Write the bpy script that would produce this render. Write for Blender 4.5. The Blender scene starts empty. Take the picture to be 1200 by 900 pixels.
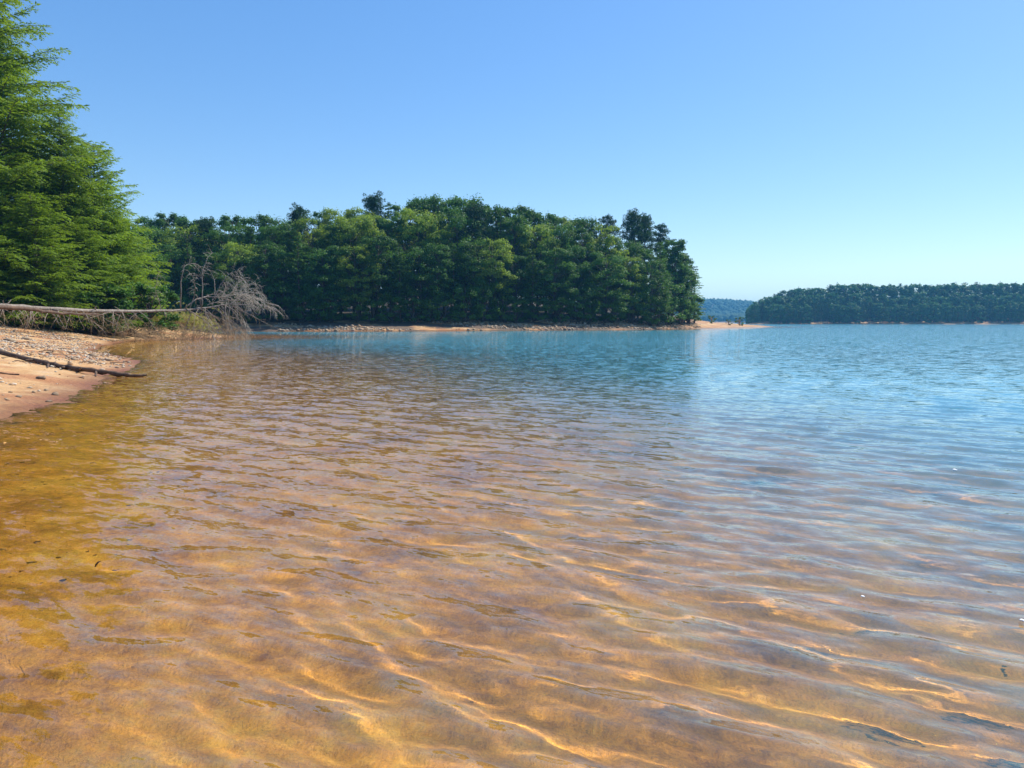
import bpy, math, random
import numpy as np
from mathutils import Vector

HAZE = True
C = bpy.context.scene.collection
rng = np.random.default_rng(7)
random.seed(7)
PI = math.pi

# ------------------------------------------------------------------ camera
F_PX, CAM_H, PITCH = 867.0, 1.6, math.atan(72.5 / 867.0)
def P(px, py, Y):
    """world point seen at photo pixel (1200x900) when it stands Y metres ahead"""
    xc, yc = (px - 600) / F_PX, (450 - py) / F_PX
    dy = math.cos(PITCH) + yc * math.sin(PITCH)
    dz = -math.sin(PITCH) + yc * math.cos(PITCH)
    t = Y / dy
    return np.array([xc * t, Y, CAM_H + dz * t])

cam_d = bpy.data.cameras.new('camera'); cam = bpy.data.objects.new('camera', cam_d); C.objects.link(cam)
cam_d.sensor_width = 36.0; cam_d.lens = 36.0 * F_PX / 1200.0
cam.location = (0, 0, CAM_H); cam.rotation_euler = (PI / 2 - PITCH, 0, 0)
cam_d.clip_start = 0.05; cam_d.clip_end = 12000
bpy.context.scene.camera = cam

# ------------------------------------------------------------------ light
SUN_EL, SUN_AZ = math.radians(50), math.radians(54)      # azimuth clockwise from +Y (ahead of camera)
sd = Vector((math.sin(SUN_AZ) * math.cos(SUN_EL), math.cos(SUN_AZ) * math.cos(SUN_EL), math.sin(SUN_EL)))
sun_d = bpy.data.lights.new('sun', 'SUN'); sun = bpy.data.objects.new('sun', sun_d); C.objects.link(sun)
sun_d.energy = 4.8; sun_d.angle = math.radians(0.53); sun_d.color = (1.0, 0.94, 0.84)
sun.rotation_euler = sd.to_track_quat('Z', 'Y').to_euler()
sun.location = (30, 30, 90)
w = bpy.data.worlds.new('World'); bpy.context.scene.world = w; w.use_nodes = True
nt = w.node_tree; nt.nodes.clear()
sky = nt.nodes.new('ShaderNodeTexSky'); sky.sky_type = 'NISHITA'; sky.sun_disc = False
sky.sun_elevation = SUN_EL; sky.sun_rotation = SUN_AZ; sky.air_density = 1.0; sky.dust_density = 0.3; sky.ozone_density = 2.4
hs = nt.nodes.new('ShaderNodeHueSaturation'); hs.inputs['Saturation'].default_value = 1.55; hs.inputs['Hue'].default_value = .509; hs.inputs['Value'].default_value = 1.6
bg = nt.nodes.new('ShaderNodeBackground'); bg.inputs['Strength'].default_value = 0.136
wo = nt.nodes.new('ShaderNodeOutputWorld')
gm = nt.nodes.new('ShaderNodeGamma'); gm.inputs[1].default_value = .67; nt.links.new(sky.outputs[0], gm.inputs[0]); nt.links.new(gm.outputs[0], hs.inputs['Color']); mx = nt.nodes.new('ShaderNodeMix'); mx.data_type = 'RGBA'; mx.blend_type = 'MULTIPLY'; mx.inputs[0].default_value = 1.0; mx.inputs[7].default_value = (.90, .97, 1.0, 1); nt.links.new(hs.outputs[0], mx.inputs[6]); nt.links.new(mx.outputs[2], bg.inputs[0]); nt.links.new(bg.outputs[0], wo.inputs[0])
vs = bpy.context.scene.view_settings
vs.view_transform = 'Standard'; vs.look = 'None'; vs.exposure = 0.50; vs.gamma = 1.0; vs.use_curve_mapping = False
cy = bpy.context.scene.cycles
cy.max_bounces = 8; cy.transparent_max_bounces = 12; cy.transmission_bounces = 4; cy.diffuse_bounces = 3; cy.glossy_bounces = 3
cy.volume_bounces = 0; cy.use_denoising = True; cy.caustics_refractive = True; cy.caustics_reflective = False

# ------------------------------------------------------------------ helpers
def tag(o, label=None, cat=None, group=None, kind=None):
    if label: o['label'] = label
    if cat: o['category'] = cat
    if group: o['group'] = group
    if kind: o['kind'] = kind
    return o
def link(name, me, mat=None, parent=None):
    o = bpy.data.objects.new(name, me); C.objects.link(o)
    if mat: 
        if len(me.materials) == 0: me.materials.append(mat)
    if parent: o.parent = parent
    return o
def empty(name, loc=(0, 0, 0), rz=0.0):
    o = bpy.data.objects.new(name, None); C.objects.link(o); o.location = loc; o.rotation_euler = (0, 0, rz); o.empty_display_size = .3
    return o
def mesh_np(name, v, f, smooth=False, attrs=None, domain='POINT'):
    """v (N,3), f (M,k) -> mesh"""
    v = np.asarray(v, dtype=np.float32); f = np.asarray(f, dtype=np.int32); k = f.shape[1]
    me = bpy.data.meshes.new(name)
    me.vertices.add(len(v)); me.vertices.foreach_set('co', v.ravel())
    me.loops.add(f.size); me.loops.foreach_set('vertex_index', f.ravel())
    me.polygons.add(len(f)); me.polygons.foreach_set('loop_start', np.arange(0, f.size, k, dtype=np.int32))
    me.polygons.foreach_set('loop_total', np.full(len(f), k, dtype=np.int32))
    if smooth: me.polygons.foreach_set('use_smooth', np.ones(len(f), dtype=bool))
    for an, arr in (attrs or {}).items():
        a = me.attributes.new(an, 'FLOAT', domain); a.data.foreach_set('value', np.asarray(arr, dtype=np.float32))
    me.update(calc_edges=True)
    return me
class Buf:
    """collects tubes / quads into one mesh"""
    def __init__(s): s.v = []; s.f = []; s.t = []; s.n = 0
    def add(s, v, f, tint=None):
        s.v.append(np.asarray(v, float)); s.f.append(np.asarray(f) + s.n); s.n += len(v)
        s.t.append(np.zeros(len(v)) if tint is None else np.broadcast_to(np.asarray(tint, float), (len(v),)))
    def tube(s, pts, rad, sides=6, tint=None, cap=True):
        pts = np.asarray(pts, float); n = len(pts); rad = np.broadcast_to(np.asarray(rad, float), (n,))
        d = np.gradient(pts, axis=0); d /= np.linalg.norm(d, axis=1)[:, None] + 1e-9
        ref = np.array([0, 0, 1.0]) if abs(d[:, 2]).mean() < .8 else np.array([1.0, 0, 0])
        a = np.cross(d, ref); a /= np.linalg.norm(a, axis=1)[:, None] + 1e-9
        b = np.cross(d, a)
        th = np.arange(sides) * 2 * PI / sides
        ring = (a[:, None] * np.cos(th)[None, :, None] + b[:, None] * np.sin(th)[None, :, None]) * rad[:, None, None] + pts[:, None]
        i = np.arange(n - 1)[:, None] * sides; j = np.arange(sides)[None]; j2 = (j + 1) % sides
        f = np.stack([i + j, i + j2, i + sides + j2, i + sides + j], -1).reshape(-1, 4)
        vv = ring.reshape(-1, 3)
        if cap:
            vv = np.vstack([vv, pts[0], pts[-1]])
            c0, c1 = n * sides, n * sides + 1; l = (n - 1) * sides
            e0 = [[c0, (k + 1) % sides, k, k] for k in range(sides)]
            # caps as degenerate-free quads every second side
            q = []
            for k in range(0, sides - 1, 2): q.append([c0, (k + 2) % sides, k + 1, k])
            for k in range(0, sides - 1, 2): q.append([c1, l + k, l + k + 1, l + (k + 2) % sides])
            f = np.vstack([f, q])
        s.add(vv, f, tint)
    def leaves(s, base, d, side, ln, wd, tint=None):
        base = np.asarray(base); ln = np.broadcast_to(ln, (len(base),))[:, None]; wd = np.broadcast_to(wd, (len(base),))[:, None]
        v = np.stack([base, base + d * ln * .45 + side * wd, base + d * ln, base + d * ln * .45 - side * wd], 1).reshape(-1, 3)
        f = np.arange(len(v)).reshape(-1, 4)
        s.add(v, f, None if tint is None else np.repeat(np.broadcast_to(tint, (len(base),)), 4))
    def mesh(s, name, smooth=False):
        return mesh_np(name, np.vstack(s.v), np.vstack(s.f), smooth, {'tint': np.concatenate(s.t)})
def unit(a): return a / (np.linalg.norm(a, axis=-1, keepdims=True) + 1e-9)
def rdir(n, r=rng): return unit(r.normal(size=(n, 3)))

# value noise (numpy)
_perm = np.random.default_rng(3).random((256, 256))
def vnoise(x, y):
    xi = np.floor(x).astype(int); yi = np.floor(y).astype(int); fx = x - xi; fy = y - yi
    fx = fx * fx * (3 - 2 * fx); fy = fy * fy * (3 - 2 * fy)
    g = lambda i, j: _perm[i % 256, j % 256]
    return (g(xi, yi) * (1 - fx) + g(xi + 1, yi) * fx) * (1 - fy) + (g(xi, yi + 1) * (1 - fx) + g(xi + 1, yi + 1) * fx) * fy
def fbm(x, y, o=4):
    s = 0; a = .5
    for k in range(o): s = s + a * (vnoise(x + 17.3 * k, y - 9.1 * k) - .5); x = x * 2.03; y = y * 2.03; a *= .5
    return s

# ------------------------------------------------------------------ materials
def mat(name):
    m = bpy.data.materials.new(name); m.use_nodes = True; m.node_tree.nodes.clear(); return m
class N:
    def __init__(s, m): s.t = m.node_tree
    def __call__(s, kind, out=0, _p=None, **kw):
        n = s.t.nodes.new('ShaderNode' + kind)
        for k, v in (_p or {}).items(): setattr(n, k, v)
        for k, v in kw.items():
            inp = n.inputs[int(k[1:])] if (k[0] == 'i' and k[1:].isdigit()) else n.inputs[k.replace('_', ' ')]
            if isinstance(v, bpy.types.NodeSocket): s.t.links.new(v, inp)
            else: inp.default_value = v
        return n.outputs[out]
    def math(s, op, a, b=0.0, clamp=False): return s('Math', _p={'operation': op, 'use_clamp': clamp}, i0=a, i1=b)
    def vmath(s, op, a, b=(0, 0, 0)): return s('VectorMath', _p={'operation': op}, i0=a, i1=b)
    def ramp(s, fac, stops):
        n = s.t.nodes.new('ShaderNodeValToRGB'); s.t.links.new(fac, n.inputs[0]); cr = n.color_ramp
        while len(cr.elements) < len(stops): cr.elements.new(.5)
        for e, (p, c) in zip(cr.elements, stops):
            e.position = p; e.color = (c[0], c[1], c[2], 1) if not np.isscalar(c) else (c, c, c, 1)
        return n.outputs[0]
    def mix(s, fac, a, b, blend='MIX'):
        n = s.t.nodes.new('ShaderNodeMix'); n.data_type = 'RGBA'; n.blend_type = blend
        for i, v in ((0, fac), (6, a), (7, b)):
            if isinstance(v, bpy.types.NodeSocket): s.t.links.new(v, n.inputs[i])
            else: n.inputs[i].default_value = v if i == 0 else (v[0], v[1], v[2], 1)
        return n.outputs[2]
    def maprange(s, v, a, b, c=0.0, d=1.0, smooth=False):
        n = s.t.nodes.new('ShaderNodeMapRange'); n.interpolation_type = 'SMOOTHSTEP' if smooth else 'LINEAR'
        s.t.links.new(v, n.inputs[0])
        for i, x in enumerate((a, b, c, d)): n.inputs[i + 1].default_value = x
        return n.outputs[0]
    def attr(s, name): return s('Attribute', 2, _p={'attribute_name': name})
    def pos(s): return s('NewGeometry', 0)
    def out(s, surf=None, vol=None):
        n = s.t.nodes.new('ShaderNodeOutputMaterial')
        if surf: s.t.links.new(surf, n.inputs[0])
        if vol: s.t.links.new(vol, n.inputs[1])
        return n

def leaf_mat(name, dark, light, trans=.35, rough=.6, bright=None):
    m = mat(name); n = N(m)
    t = n.attr('tint'); rnd = n('ObjectInfo', 5)
    k = n.math('ADD', n.math('MULTIPLY', t, .75), n.math('MULTIPLY', rnd, .3))
    col = n.ramp(k, [(0.0, dark), (1.0, light)])
    d = n('BsdfPrincipled', Base_Color=col, Roughness=rough, **{'Specular_IOR_Level': .25})
    tc = n.mix(.55, col, (light[0] * 1.5, light[1] * 1.35, light[2] * .7))
    tr = n('BsdfTranslucent', Color=tc)
    n.out(n('MixShader', Fac=trans, i1=d, i2=tr)); return m
def bark_mat(name, a, b, scale=6.0, stretch=.25, bump=.02):
    m = mat(name); n = N(m)
    co = n('TexCoord', 3)
    mp = n('Mapping', Vector=co, Scale=(1, 1, stretch))
    no = n('TexNoise', Vector=mp, Scale=scale, Detail=6.0, Roughness=.65)
    n2 = n('TexNoise', Vector=co, Scale=scale * .2, Detail=3.0)
    col = n.ramp(n.math('ADD', n.math('MULTIPLY', no, .6), n.math('MULTIPLY', n2, .4)), [(.36, a), (.64, b)])
    bp = n('Bump', Strength=.8, Distance=bump, Height=no)
    n.out(n('BsdfPrincipled', Base_Color=col, Roughness=.85, Normal=bp)); return m

M_OAK = leaf_mat('oak_leaves', (.004, .020, .005), (.11, .26, .03), .32)
M_MAPLE = leaf_mat('light_leaves', (.03, .08, .008), (.30, .44, .05), .42)
M_PINE = leaf_mat('pine_needles', (.004, .018, .008), (.045, .12, .035), .2)
M_CEDAR = leaf_mat('feathery_foliage', (.010, .034, .003), (.24, .39, .024), .42)
M_FAR = leaf_mat('far_leaves', (.012, .055, .026), (.09, .24, .07), .25)
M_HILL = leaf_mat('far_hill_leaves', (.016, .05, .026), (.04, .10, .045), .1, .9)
M_WILLOW = leaf_mat('drooping_shrub_leaves', (.16, .20, .04), (.46, .52, .14), .4)
M_BARK = bark_mat('tree_bark', (.035, .026, .02), (.13, .10, .078))
M_PBARK = bark_mat('pine_bark', (.05, .032, .024), (.17, .115, .085))
M_DEAD = bark_mat('bleached_dead_wood', (.11, .08, .06), (.38, .32, .26), 9, .3, .012)
M_DEADTWIG = bark_mat('grey_dead_twigs', (.27, .225, .175), (.60, .54, .45), 9, .3, .004)
M_TANTWIG = bark_mat('tan_dead_twigs', (.22, .14, .07), (.50, .35, .18), 9, .3, .004)
M_LOG = bark_mat('dark_drift_wood', (.045, .026, .016), (.17, .10, .06), 9, .3, .012)

# ------------------------------------------------------------------ terrain
A = [(-3.0, -400), (-3.3, -6), (-4.3, 1), (-5.9, 6.5), (-7.4, 9.8)]
def G(px, py): 
    y = F_PX * CAM_H / (py - 377.5); return (float((px - 600) / F_PX * y), float(y))
A += [G(0, 490), G(57, 473), G(93, 456), G(119, 444), G(150, 431), G(163, 425.5), G(146, 419.5), G(108, 411), G(120, 405), G(153, 399.2), G(198, 398), G(263, 396), G(283, 394.8)]
A += [(-38, 90), (-62, 108), (-92, 122), (-94, 134), (-70, 138), (-43, 132.5), (-27.5, 133), (-16, 139), (0, 146), (17.8, 154), (30, 163), (59, 206), (93, 262), (86, 268), (58, 262),
      (45, 300), (0, 340), (-150, 380), (-1500, 600), (-1500, -400)]
B = [(187, 606), (200, 592), (230, 590), (300, 583), (420, 575), (560, 540), (760, 480), (1400, 300), (3000, 600), (3000, 2000), (600, 900), (300, 720), (215, 640)]
D = [(-3000, 1900), (200, 1550), (450, 1500), (700, 1450), (1200, 1500), (3400, 1200), (3400, 3400), (-3400, 3400)]
def seg_dist(x, y, poly):
    best = np.full(x.shape, 1e18); inside = np.zeros(x.shape, bool)
    for i in range(len(poly)):
        x0, y0 = poly[i]; x1, y1 = poly[(i + 1) % len(poly)]
        dx, dy = x1 - x0, y1 - y0
        t = np.clip(((x - x0) * dx + (y - y0) * dy) / (dx * dx + dy * dy), 0, 1)
        best = np.minimum(best, (x - x0 - t * dx) ** 2 + (y - y0 - t * dy) ** 2)
        if dy != 0:
            c = ((y0 > y) != (y1 > y)) & (x < dx * (y - y0) / dy + x0); inside ^= c
    d = np.sqrt(best); return np.where(inside, d, -d)
def sdist(x, y):
    x = np.asarray(x, float); y = np.asarray(y, float)
    # slightly wavy shoreline
    wx = x + .5 * fbm(x * .45, y * .45, 3) ; wy = y + 1.0 * fbm(x * .4 + 50, y * .4, 3)
    return np.maximum(np.maximum(seg_dist(wx, wy, A), seg_dist(wx, wy, B)), seg_dist(wx, wy, D))
HILLS = [(600, 2150, 36, 260, 260), (250, 2500, 40, 500, 300), (-900, 2600, 60, 900, 300), (1700, 2400, 50, 800, 300), (330, 672, 14, 120, 36), (560, 690, 15, 220, 60), (-20, 230, 5, 70, 50)]
def terrain(x, y, fine=True):
    x = np.asarray(x, float); y = np.asarray(y, float)
    d = sdist(x, y); r = np.hypot(x, y)
    land = np.where(d < 12, .165 * d, 1.98 + .05 * (d - 12)); land = np.minimum(land, 6 + .004 * d)
    bed = -(.05 * np.minimum(-d, 3) + .06 * np.clip(-d - 3, 0, 17) + .09 * np.clip(-d - 20, 0, 50) + .02 * np.clip(-d - 63, 0, 200))
    z = np.where(d > 0, land, bed)
    spit = np.clip((x - 50) / 16, 0, 1) * ((y > 170) & (y < 310))
    z = np.where(d > 0, z * (1 - .5 * spit), z)
    for hx, hy, h, sx, sy in HILLS:
        z = z + np.where(d > 0, h * np.exp(-((x - hx) / sx) ** 2 - ((y - hy) / sy) ** 2) * np.clip(d / 30, 0, 1), 0)
    amp = np.clip(np.abs(d) / 4, .12, 1)
    z = z + .24 * amp * fbm(x * .22, y * .22, 3) * np.where(d > 0, 1, .35)
    z = z + .05 * fbm(x * 1.7, y * 1.7, 3) * np.clip(r / 6, .5, 1)
    if fine: z = z + np.where(r < 70, .022 * fbm(x * 7, y * 7, 2), 0)
    return z, d

def polar(radii, angs):
    """closed polar grid around the origin"""
    R, T = np.meshgrid(radii, angs, indexing='ij')
    x = np.concatenate([[0], (R * np.sin(T)).ravel()]); y = np.concatenate([[0], (R * np.cos(T)).ravel()])
    nr, na = len(radii), len(angs)
    i = np.arange(nr - 1)[:, None]; j = np.arange(na)[None]; j2 = (j + 1) % na
    f = np.stack([1 + i * na + j, 1 + i * na + j2, 1 + (i + 1) * na + j2, 1 + (i + 1) * na + j], -1).reshape(-1, 4)
    c = np.array([[0, 1 + (k + 2) % na, 1 + (k + 1) % na, 1 + k] for k in range(0, na, 2)])
    return x, y, np.vstack([f, c[:, ::-1]])
def angles(fine):
    a = np.radians(np.arange(-46, 46, fine)); b = np.radians(np.arange(46, 314, 2.5))
    t = np.concatenate([a, b]); 
    return t if len(t) % 2 == 0 else t[:-1]

# ground sheet
x, y, f = polar(np.concatenate([np.geomspace(.3, 110, 620), np.geomspace(111, 300, 120), np.geomspace(305, 3500, 120)]), angles(.25))
z, d = terrain(x, y)
# stones in the shallow bed and beach: kept as colour + separate pebbles
me = mesh_np('ground', np.stack([x, y, z], 1), f, True, {'inland': d})
m = mat('shore_and_bed'); n = N(m)
p = n.pos(); inl = n.attr('inland')
n1 = n('TexNoise', Vector=p, Scale=1.3, Detail=6.0, Roughness=.6)
n2 = n('TexNoise', Vector=p, Scale=14.0, Detail=5.0, Roughness=.7)
n3 = n('TexNoise', Vector=p, Scale=.35, Detail=3.0, Roughness=.5)
n4 = n('TexNoise', Vector=p, Scale=60.0, Detail=3.0, Roughness=.7)
sand = n.ramp(n1, [(.3, (.42, .21, .075)), (.5, (.52, .32, .14)), (.7, (.60, .44, .26))])
clay = n.ramp(n2, [(.35, (.26, .085, .025)), (.65, (.44, .19, .07))])
claym = n.ramp(n.math('ADD', n.math('MULTIPLY', n3, .7), n.math('MULTIPLY', n1, .3)), [(.48, 0.0), (.55, 1.0)])
nearwater = n.maprange(inl, 0.2, 2.2, 1.0, 0.0)
col = n.mix(n.math('MAXIMUM', n.math('MULTIPLY', claym, .8), n.math('MULTIPLY', nearwater, .25)), sand, clay)
col = n.mix(1.0, col, n.ramp(n2, [(.3, .72), (.6, 1.1)]), 'MULTIPLY')
zz = n('SeparateXYZ', 2, Vector=p)
wet = n.ramp(n.math('ADD', n.math('MULTIPLY', zz, 4.0), n.math('MULTIPLY', n1, .5)), [(.35, 1.0), (.9, 0.0)])
col = n.mix(wet, col, n.mix(1.0, col, (.55, .42, .30), 'MULTIPLY'))
# submerged bed: amber silt with darker weed and stone patches
bed = n.ramp(n.math('ADD', n.math('MULTIPLY', n1, .6), n.math('MULTIPLY', n2, .4)), [(.34, (.34, .12, .004)), (.5, (.76, .32, .012)), (.68, (.90, .48, .04))])
under = n.maprange(zz, -.035, -.005, 1.0, 0.0)
bed = n.mix(1.0, bed, n.ramp(n4, [(.35, .78), (.62, 1.08)]), 'MULTIPLY')
col = n.mix(under, col, bed)
mud = n('TexNoise', Vector=n('Mapping', Vector=p, Scale=(.5, 1, 1)), Scale=.16, Detail=4.0, Roughness=.6)  # dark patches: shade along the point's shore, painted into the ground colour
shoreshadef = n.math('MULTIPLY', n.ramp(mud, [(.47, 1.0), (.56, 0.0)]), n.maprange(n('SeparateXYZ', 1, Vector=p), 95.0, 125.0))
shoreshadef = n.math('MULTIPLY', shoreshadef, n.maprange(n('SeparateXYZ', 0, Vector=p), 30.0, 60.0, 1.0, .25))
col = n.mix(n.math('MULTIPLY', shoreshadef, .9), col, (.085, .062, .045))
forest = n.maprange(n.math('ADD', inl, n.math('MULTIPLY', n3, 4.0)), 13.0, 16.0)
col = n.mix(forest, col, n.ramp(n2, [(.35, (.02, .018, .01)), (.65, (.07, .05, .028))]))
bp = n('Bump', Strength=.7, Distance=.03, Height=n.math('ADD', n2, n.math('MULTIPLY', n4, .35)))
rough = n.math('SUBTRACT', .9, n.math('MULTIPLY', wet, .35))
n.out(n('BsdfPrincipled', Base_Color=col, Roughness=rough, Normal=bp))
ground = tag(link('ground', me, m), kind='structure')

# ------------------------------------------------------------------ water
radii = np.concatenate([np.geomspace(.3, 1.2, 60), np.geomspace(1.21, 60, 640), np.geomspace(61, 3490, 150)])
x, y, f = polar(radii, angles(.3))
tz, d = terrain(x, y, False)
r = np.hypot(x, y)
sp = np.maximum(.0063 * r, .0055 * r)
wr = np.random.default_rng(21)
z = np.zeros(len(x)); 
calm = np.clip(.62 + .06 * np.maximum(-d, 0), .62, .92) * (1 + .5 * fbm(x * .35, y * .35, 2))
comps = []
for k in range(150):
    lam = math.exp(wr.uniform(math.log(.11), math.log(.8)))
    base = math.radians(214 if lam > .35 else 203)          # travel direction, clockwise from +Y
    th = base + wr.normal(0, .24 if lam > .35 else .36)
    slope = .0145 if lam > .4 else (.0165 if lam > .22 else .012)
    comps.append((lam, th, slope * lam / (2 * PI), wr.uniform(0, 2 * PI)))
wxp = x + .25 * fbm(x * .8, y * .8, 2); wyp = y + .25 * fbm(x * .8 + 9, y * .8, 2)
for lam, th, a, ph in comps:
    k = 2 * PI / lam
    fade = np.clip((lam / sp - 3.0) / 4.0, 0, 1)
    s = np.sin(k * (wxp * math.sin(th) + wyp * math.cos(th)) + ph)
    z += a * fade * (s + .25 * (1 - s * s) * s)
z = z * calm
keep = tz < .25                                  # water sheet ends just inside the bank
fk = f[keep[f].any(1)]
used = np.unique(fk); idx = np.full(len(x), -1); idx[used] = np.arange(len(used))
me = mesh_np('lake_water', np.stack([x, y, z], 1)[used], idx[fk], True, {'depth': np.clip(-tz, 0, 30)[used], 'open': np.clip(-d, 0, 60)[used] / 60})
m = mat('lake_water'); n = N(m)
p = n.pos(); dist = n.vmath('LENGTH', p); 
dist = n('VectorMath', 1, _p={'operation': 'LENGTH'}, i0=p)
def slopes(scx, scy, sc, amp):
    v = n('Mapping', Vector=n('Mapping', Vector=p, Rotation=(0, 0, .50)), Scale=(scx, scy, 1))
    c = n('TexNoise', 1, Vector=v, Scale=sc, Detail=3.0, Roughness=.6)
    c = n.vmath('SUBTRACT', c, (.5, .5, .5))
    return n.vmath('MULTIPLY', c, amp)
far = n.maprange(dist, 8.0, 60.0)
farS = n('VectorMath', 0, _p={'operation': 'SCALE'}, i0=slopes(.45, 1.0, 3.5, (.35, .9, 0)), i3=far) if False else None
s0 = slopes(.40, 1.0, 17.0, (.24, .46, 0))        # tiny ripples everywhere
sm = slopes(.30, 1.0, 9.5, (.16, .46, 0))
s1 = n.vmath('ADD', s0, sm)
s2 = slopes(.6, 1.0, 3.6, (.6, 1.05, 0))        # wind waves where the mesh is too coarse
sc = n.t.nodes.new('ShaderNodeVectorMath'); sc.operation = 'SCALE'; n.t.links.new(s2, sc.inputs[0]); n.t.links.new(far, sc.inputs[3])
nor = n.vmath('NORMALIZE', n.vmath('ADD', n.vmath('ADD', n('NewGeometry', 1), s1), sc.outputs[0]))
depth = n.attr('depth')
turb = n.math('SUBTRACT', 1.0, n.math('POWER', 2.718, n.math('MULTIPLY', n.math('POWER', depth, 2.4), -1.7)))
fre = n('Fresnel', IOR=1.41, Normal=nor)
body = n('BsdfDiffuse', Color=(.07, .28, .36, 1))
gl = n('BsdfGlossy', Color=(1, 1, 1, 1), Roughness=.04, Normal=nor)
clear = n('BsdfGlass', Color=(.98, .99, .97, 1), Roughness=0.0, IOR=1.41, Normal=nor)
n.out(n('MixShader', Fac=turb, i1=clear, i2=n('MixShader', Fac=fre, i1=body, i2=gl)))
water = tag(link('lake_water', me, m), kind='structure')
water.cycles.is_caustics_caster = True; ground.cycles.is_caustics_receiver = True; sun_d.cycles.is_caustics_light = True
# ------------------------------------------------------------------ tree prototypes (meshes shared by copies)
def rot_about(v, k, a):
    k = unit(k); return v * np.cos(a) + np.cross(k, v) * np.sin(a) + k * (v @ k) * (1 - np.cos(a))
def curve_limb(r, start, d, L, n=6, droop=0.0, jitter=.12):
    pts = [np.array(start, float)]; d = unit(np.array(d, float))
    for i in range(n):
        d = unit(d + np.array([0, 0, -droop / n]) + r.normal(0, jitter, 3) * .6)
        pts.append(pts[-1] + d * L / n)
    return np.array(pts)

def hardwood(seed, H=20.0, R=3.6, low=.30, leaf=.34, nl=185, ncl=84):
    """rounded broadleaf: trunk with limbs, and a crown of leaf clumps round the limb ends"""
    r = np.random.default_rng(seed); T = Buf(); L = Buf()
    tr = np.array([[0, 0, -.6], [.1, 0, H * .2], [r.normal(0, .3), r.normal(0, .3), H * .45], [r.normal(0, .5), r.normal(0, .5), H * .9]])
    T.tube(tr, [.26, .2, .15, .03], 7)
    for i in range(ncl):
        h = low + (1 - low) * (r.random() ** .8) * .93
        prof = math.sqrt(max(.05, 1 - (((h - low) / (1 - low) - .42) / .62) ** 2))
        az = i * 2.4 + r.normal(0, .3); rr = R * prof * (.45 + .6 * math.sqrt(r.random()))
        c = np.array([rr * math.cos(az), rr * math.sin(az), h * H])
        s = np.array([0, 0, max(low * H * .7, h * H - rr * .8 - .5)])
        T.tube(curve_limb(r, s, c - s, np.linalg.norm(c - s), 4, -.1, .1), np.linspace(.07, .015, 5), 4)
        cr = r.uniform(.5, 1.15) * (R / 3.6)
        q = rdir(nl, r) * (r.random((nl, 1)) ** .5) * cr * (r.uniform(.7, 1.35, 3) * [1, 1, .72]) * np.where(r.random((nl, 1)) < .16, 1.45, 1)
        q[:, 2] = np.where(q[:, 2] < -.35 * cr, q[:, 2] * .45, q[:, 2])
        lf = r.random() * .38
        d = unit(rdir(nl, r) + np.array([0, 0, -.25])); nn = unit(q + rdir(nl, r) * .8 + np.array([0, 0, .6]))
        sd_ = unit(np.cross(d, nn)); d = unit(np.cross(nn, sd_))
        L.leaves(c + q, d, sd_, leaf * r.uniform(.6, 1.25, nl), leaf * .36 * r.uniform(.7, 1.2, nl), lf + .60 * r.random(nl))
    return T.mesh('hardwood_trunk', True), L.mesh('hardwood_crown'), H

def pine(seed, H=24.0, R=3.2, low=.5, leaf=.34, nb=62):
    """tall pine: long bare trunk, open irregular crown of needle tufts"""
    r = np.random.default_rng(seed); T = Buf(); L = Buf()
    lean = r.normal(0, .35, 2)
    zs = np.linspace(-.6, H * .98, 7); tr = np.stack([lean[0] * (zs / H) ** 2, lean[1] * (zs / H) ** 2, zs], 1)
    T.tube(tr, np.linspace(.27, .04, 7), 7)
    for i in range(nb):
        h = low + (1 - low) * (i + r.random()) / nb * .97
        az = i * 2.4 + r.normal(0, .4); t = (h - low) / (1 - low)
        Lb = R * (.35 + .75 * math.sin(PI * (t * .78 + .2)) ** 1.1) * r.uniform(.55, 1.15) * (1 - .35 * t)
        b = np.array([lean[0] * h * h, lean[1] * h * h, h * H])
        lm = curve_limb(r, b, [math.cos(az), math.sin(az), .25 + .5 * t], Lb, 5, .15, .14)
        T.tube(lm, np.linspace(.05, .014, 6), 4)
        for s in ([.5, .75, 1.0] if Lb > 1.4 else [.6, 1.0]):
            c0 = lm[min(5, int(round(s * 5)))]
            for k in range(2):
                c = c0 + r.normal(0, .48, 3) * np.array([1, 1, .5]); cr = r.uniform(.32, .6); n_ = 46
                q = rdir(n_, r); q[:, 2] = q[:, 2] * .7 + .25
                d = unit(q + .4 * rdir(n_, r)); sd_ = unit(np.cross(d, rdir(n_, r)))
                L.leaves(c + q * cr * .35, d, sd_, cr * r.uniform(.7, 1.2, n_), .045 * r.uniform(.7, 1.3, n_), r.random() * .5 + .45 * r.random(n_))
    for i in range(7):                                            # dead snags on the lower stem
        h = r.uniform(.2, low); az = r.uniform(0, 2 * PI); b = np.array([lean[0] * h * h, lean[1] * h * h, h * H])
        T.tube(curve_limb(r, b, [math.cos(az), math.sin(az), .1], r.uniform(.5, 1.6), 3, .2), [.03, .02, .015, .008], 3)
    return T.mesh('pine_trunk', True), L.mesh('pine_crown'), H

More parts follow.
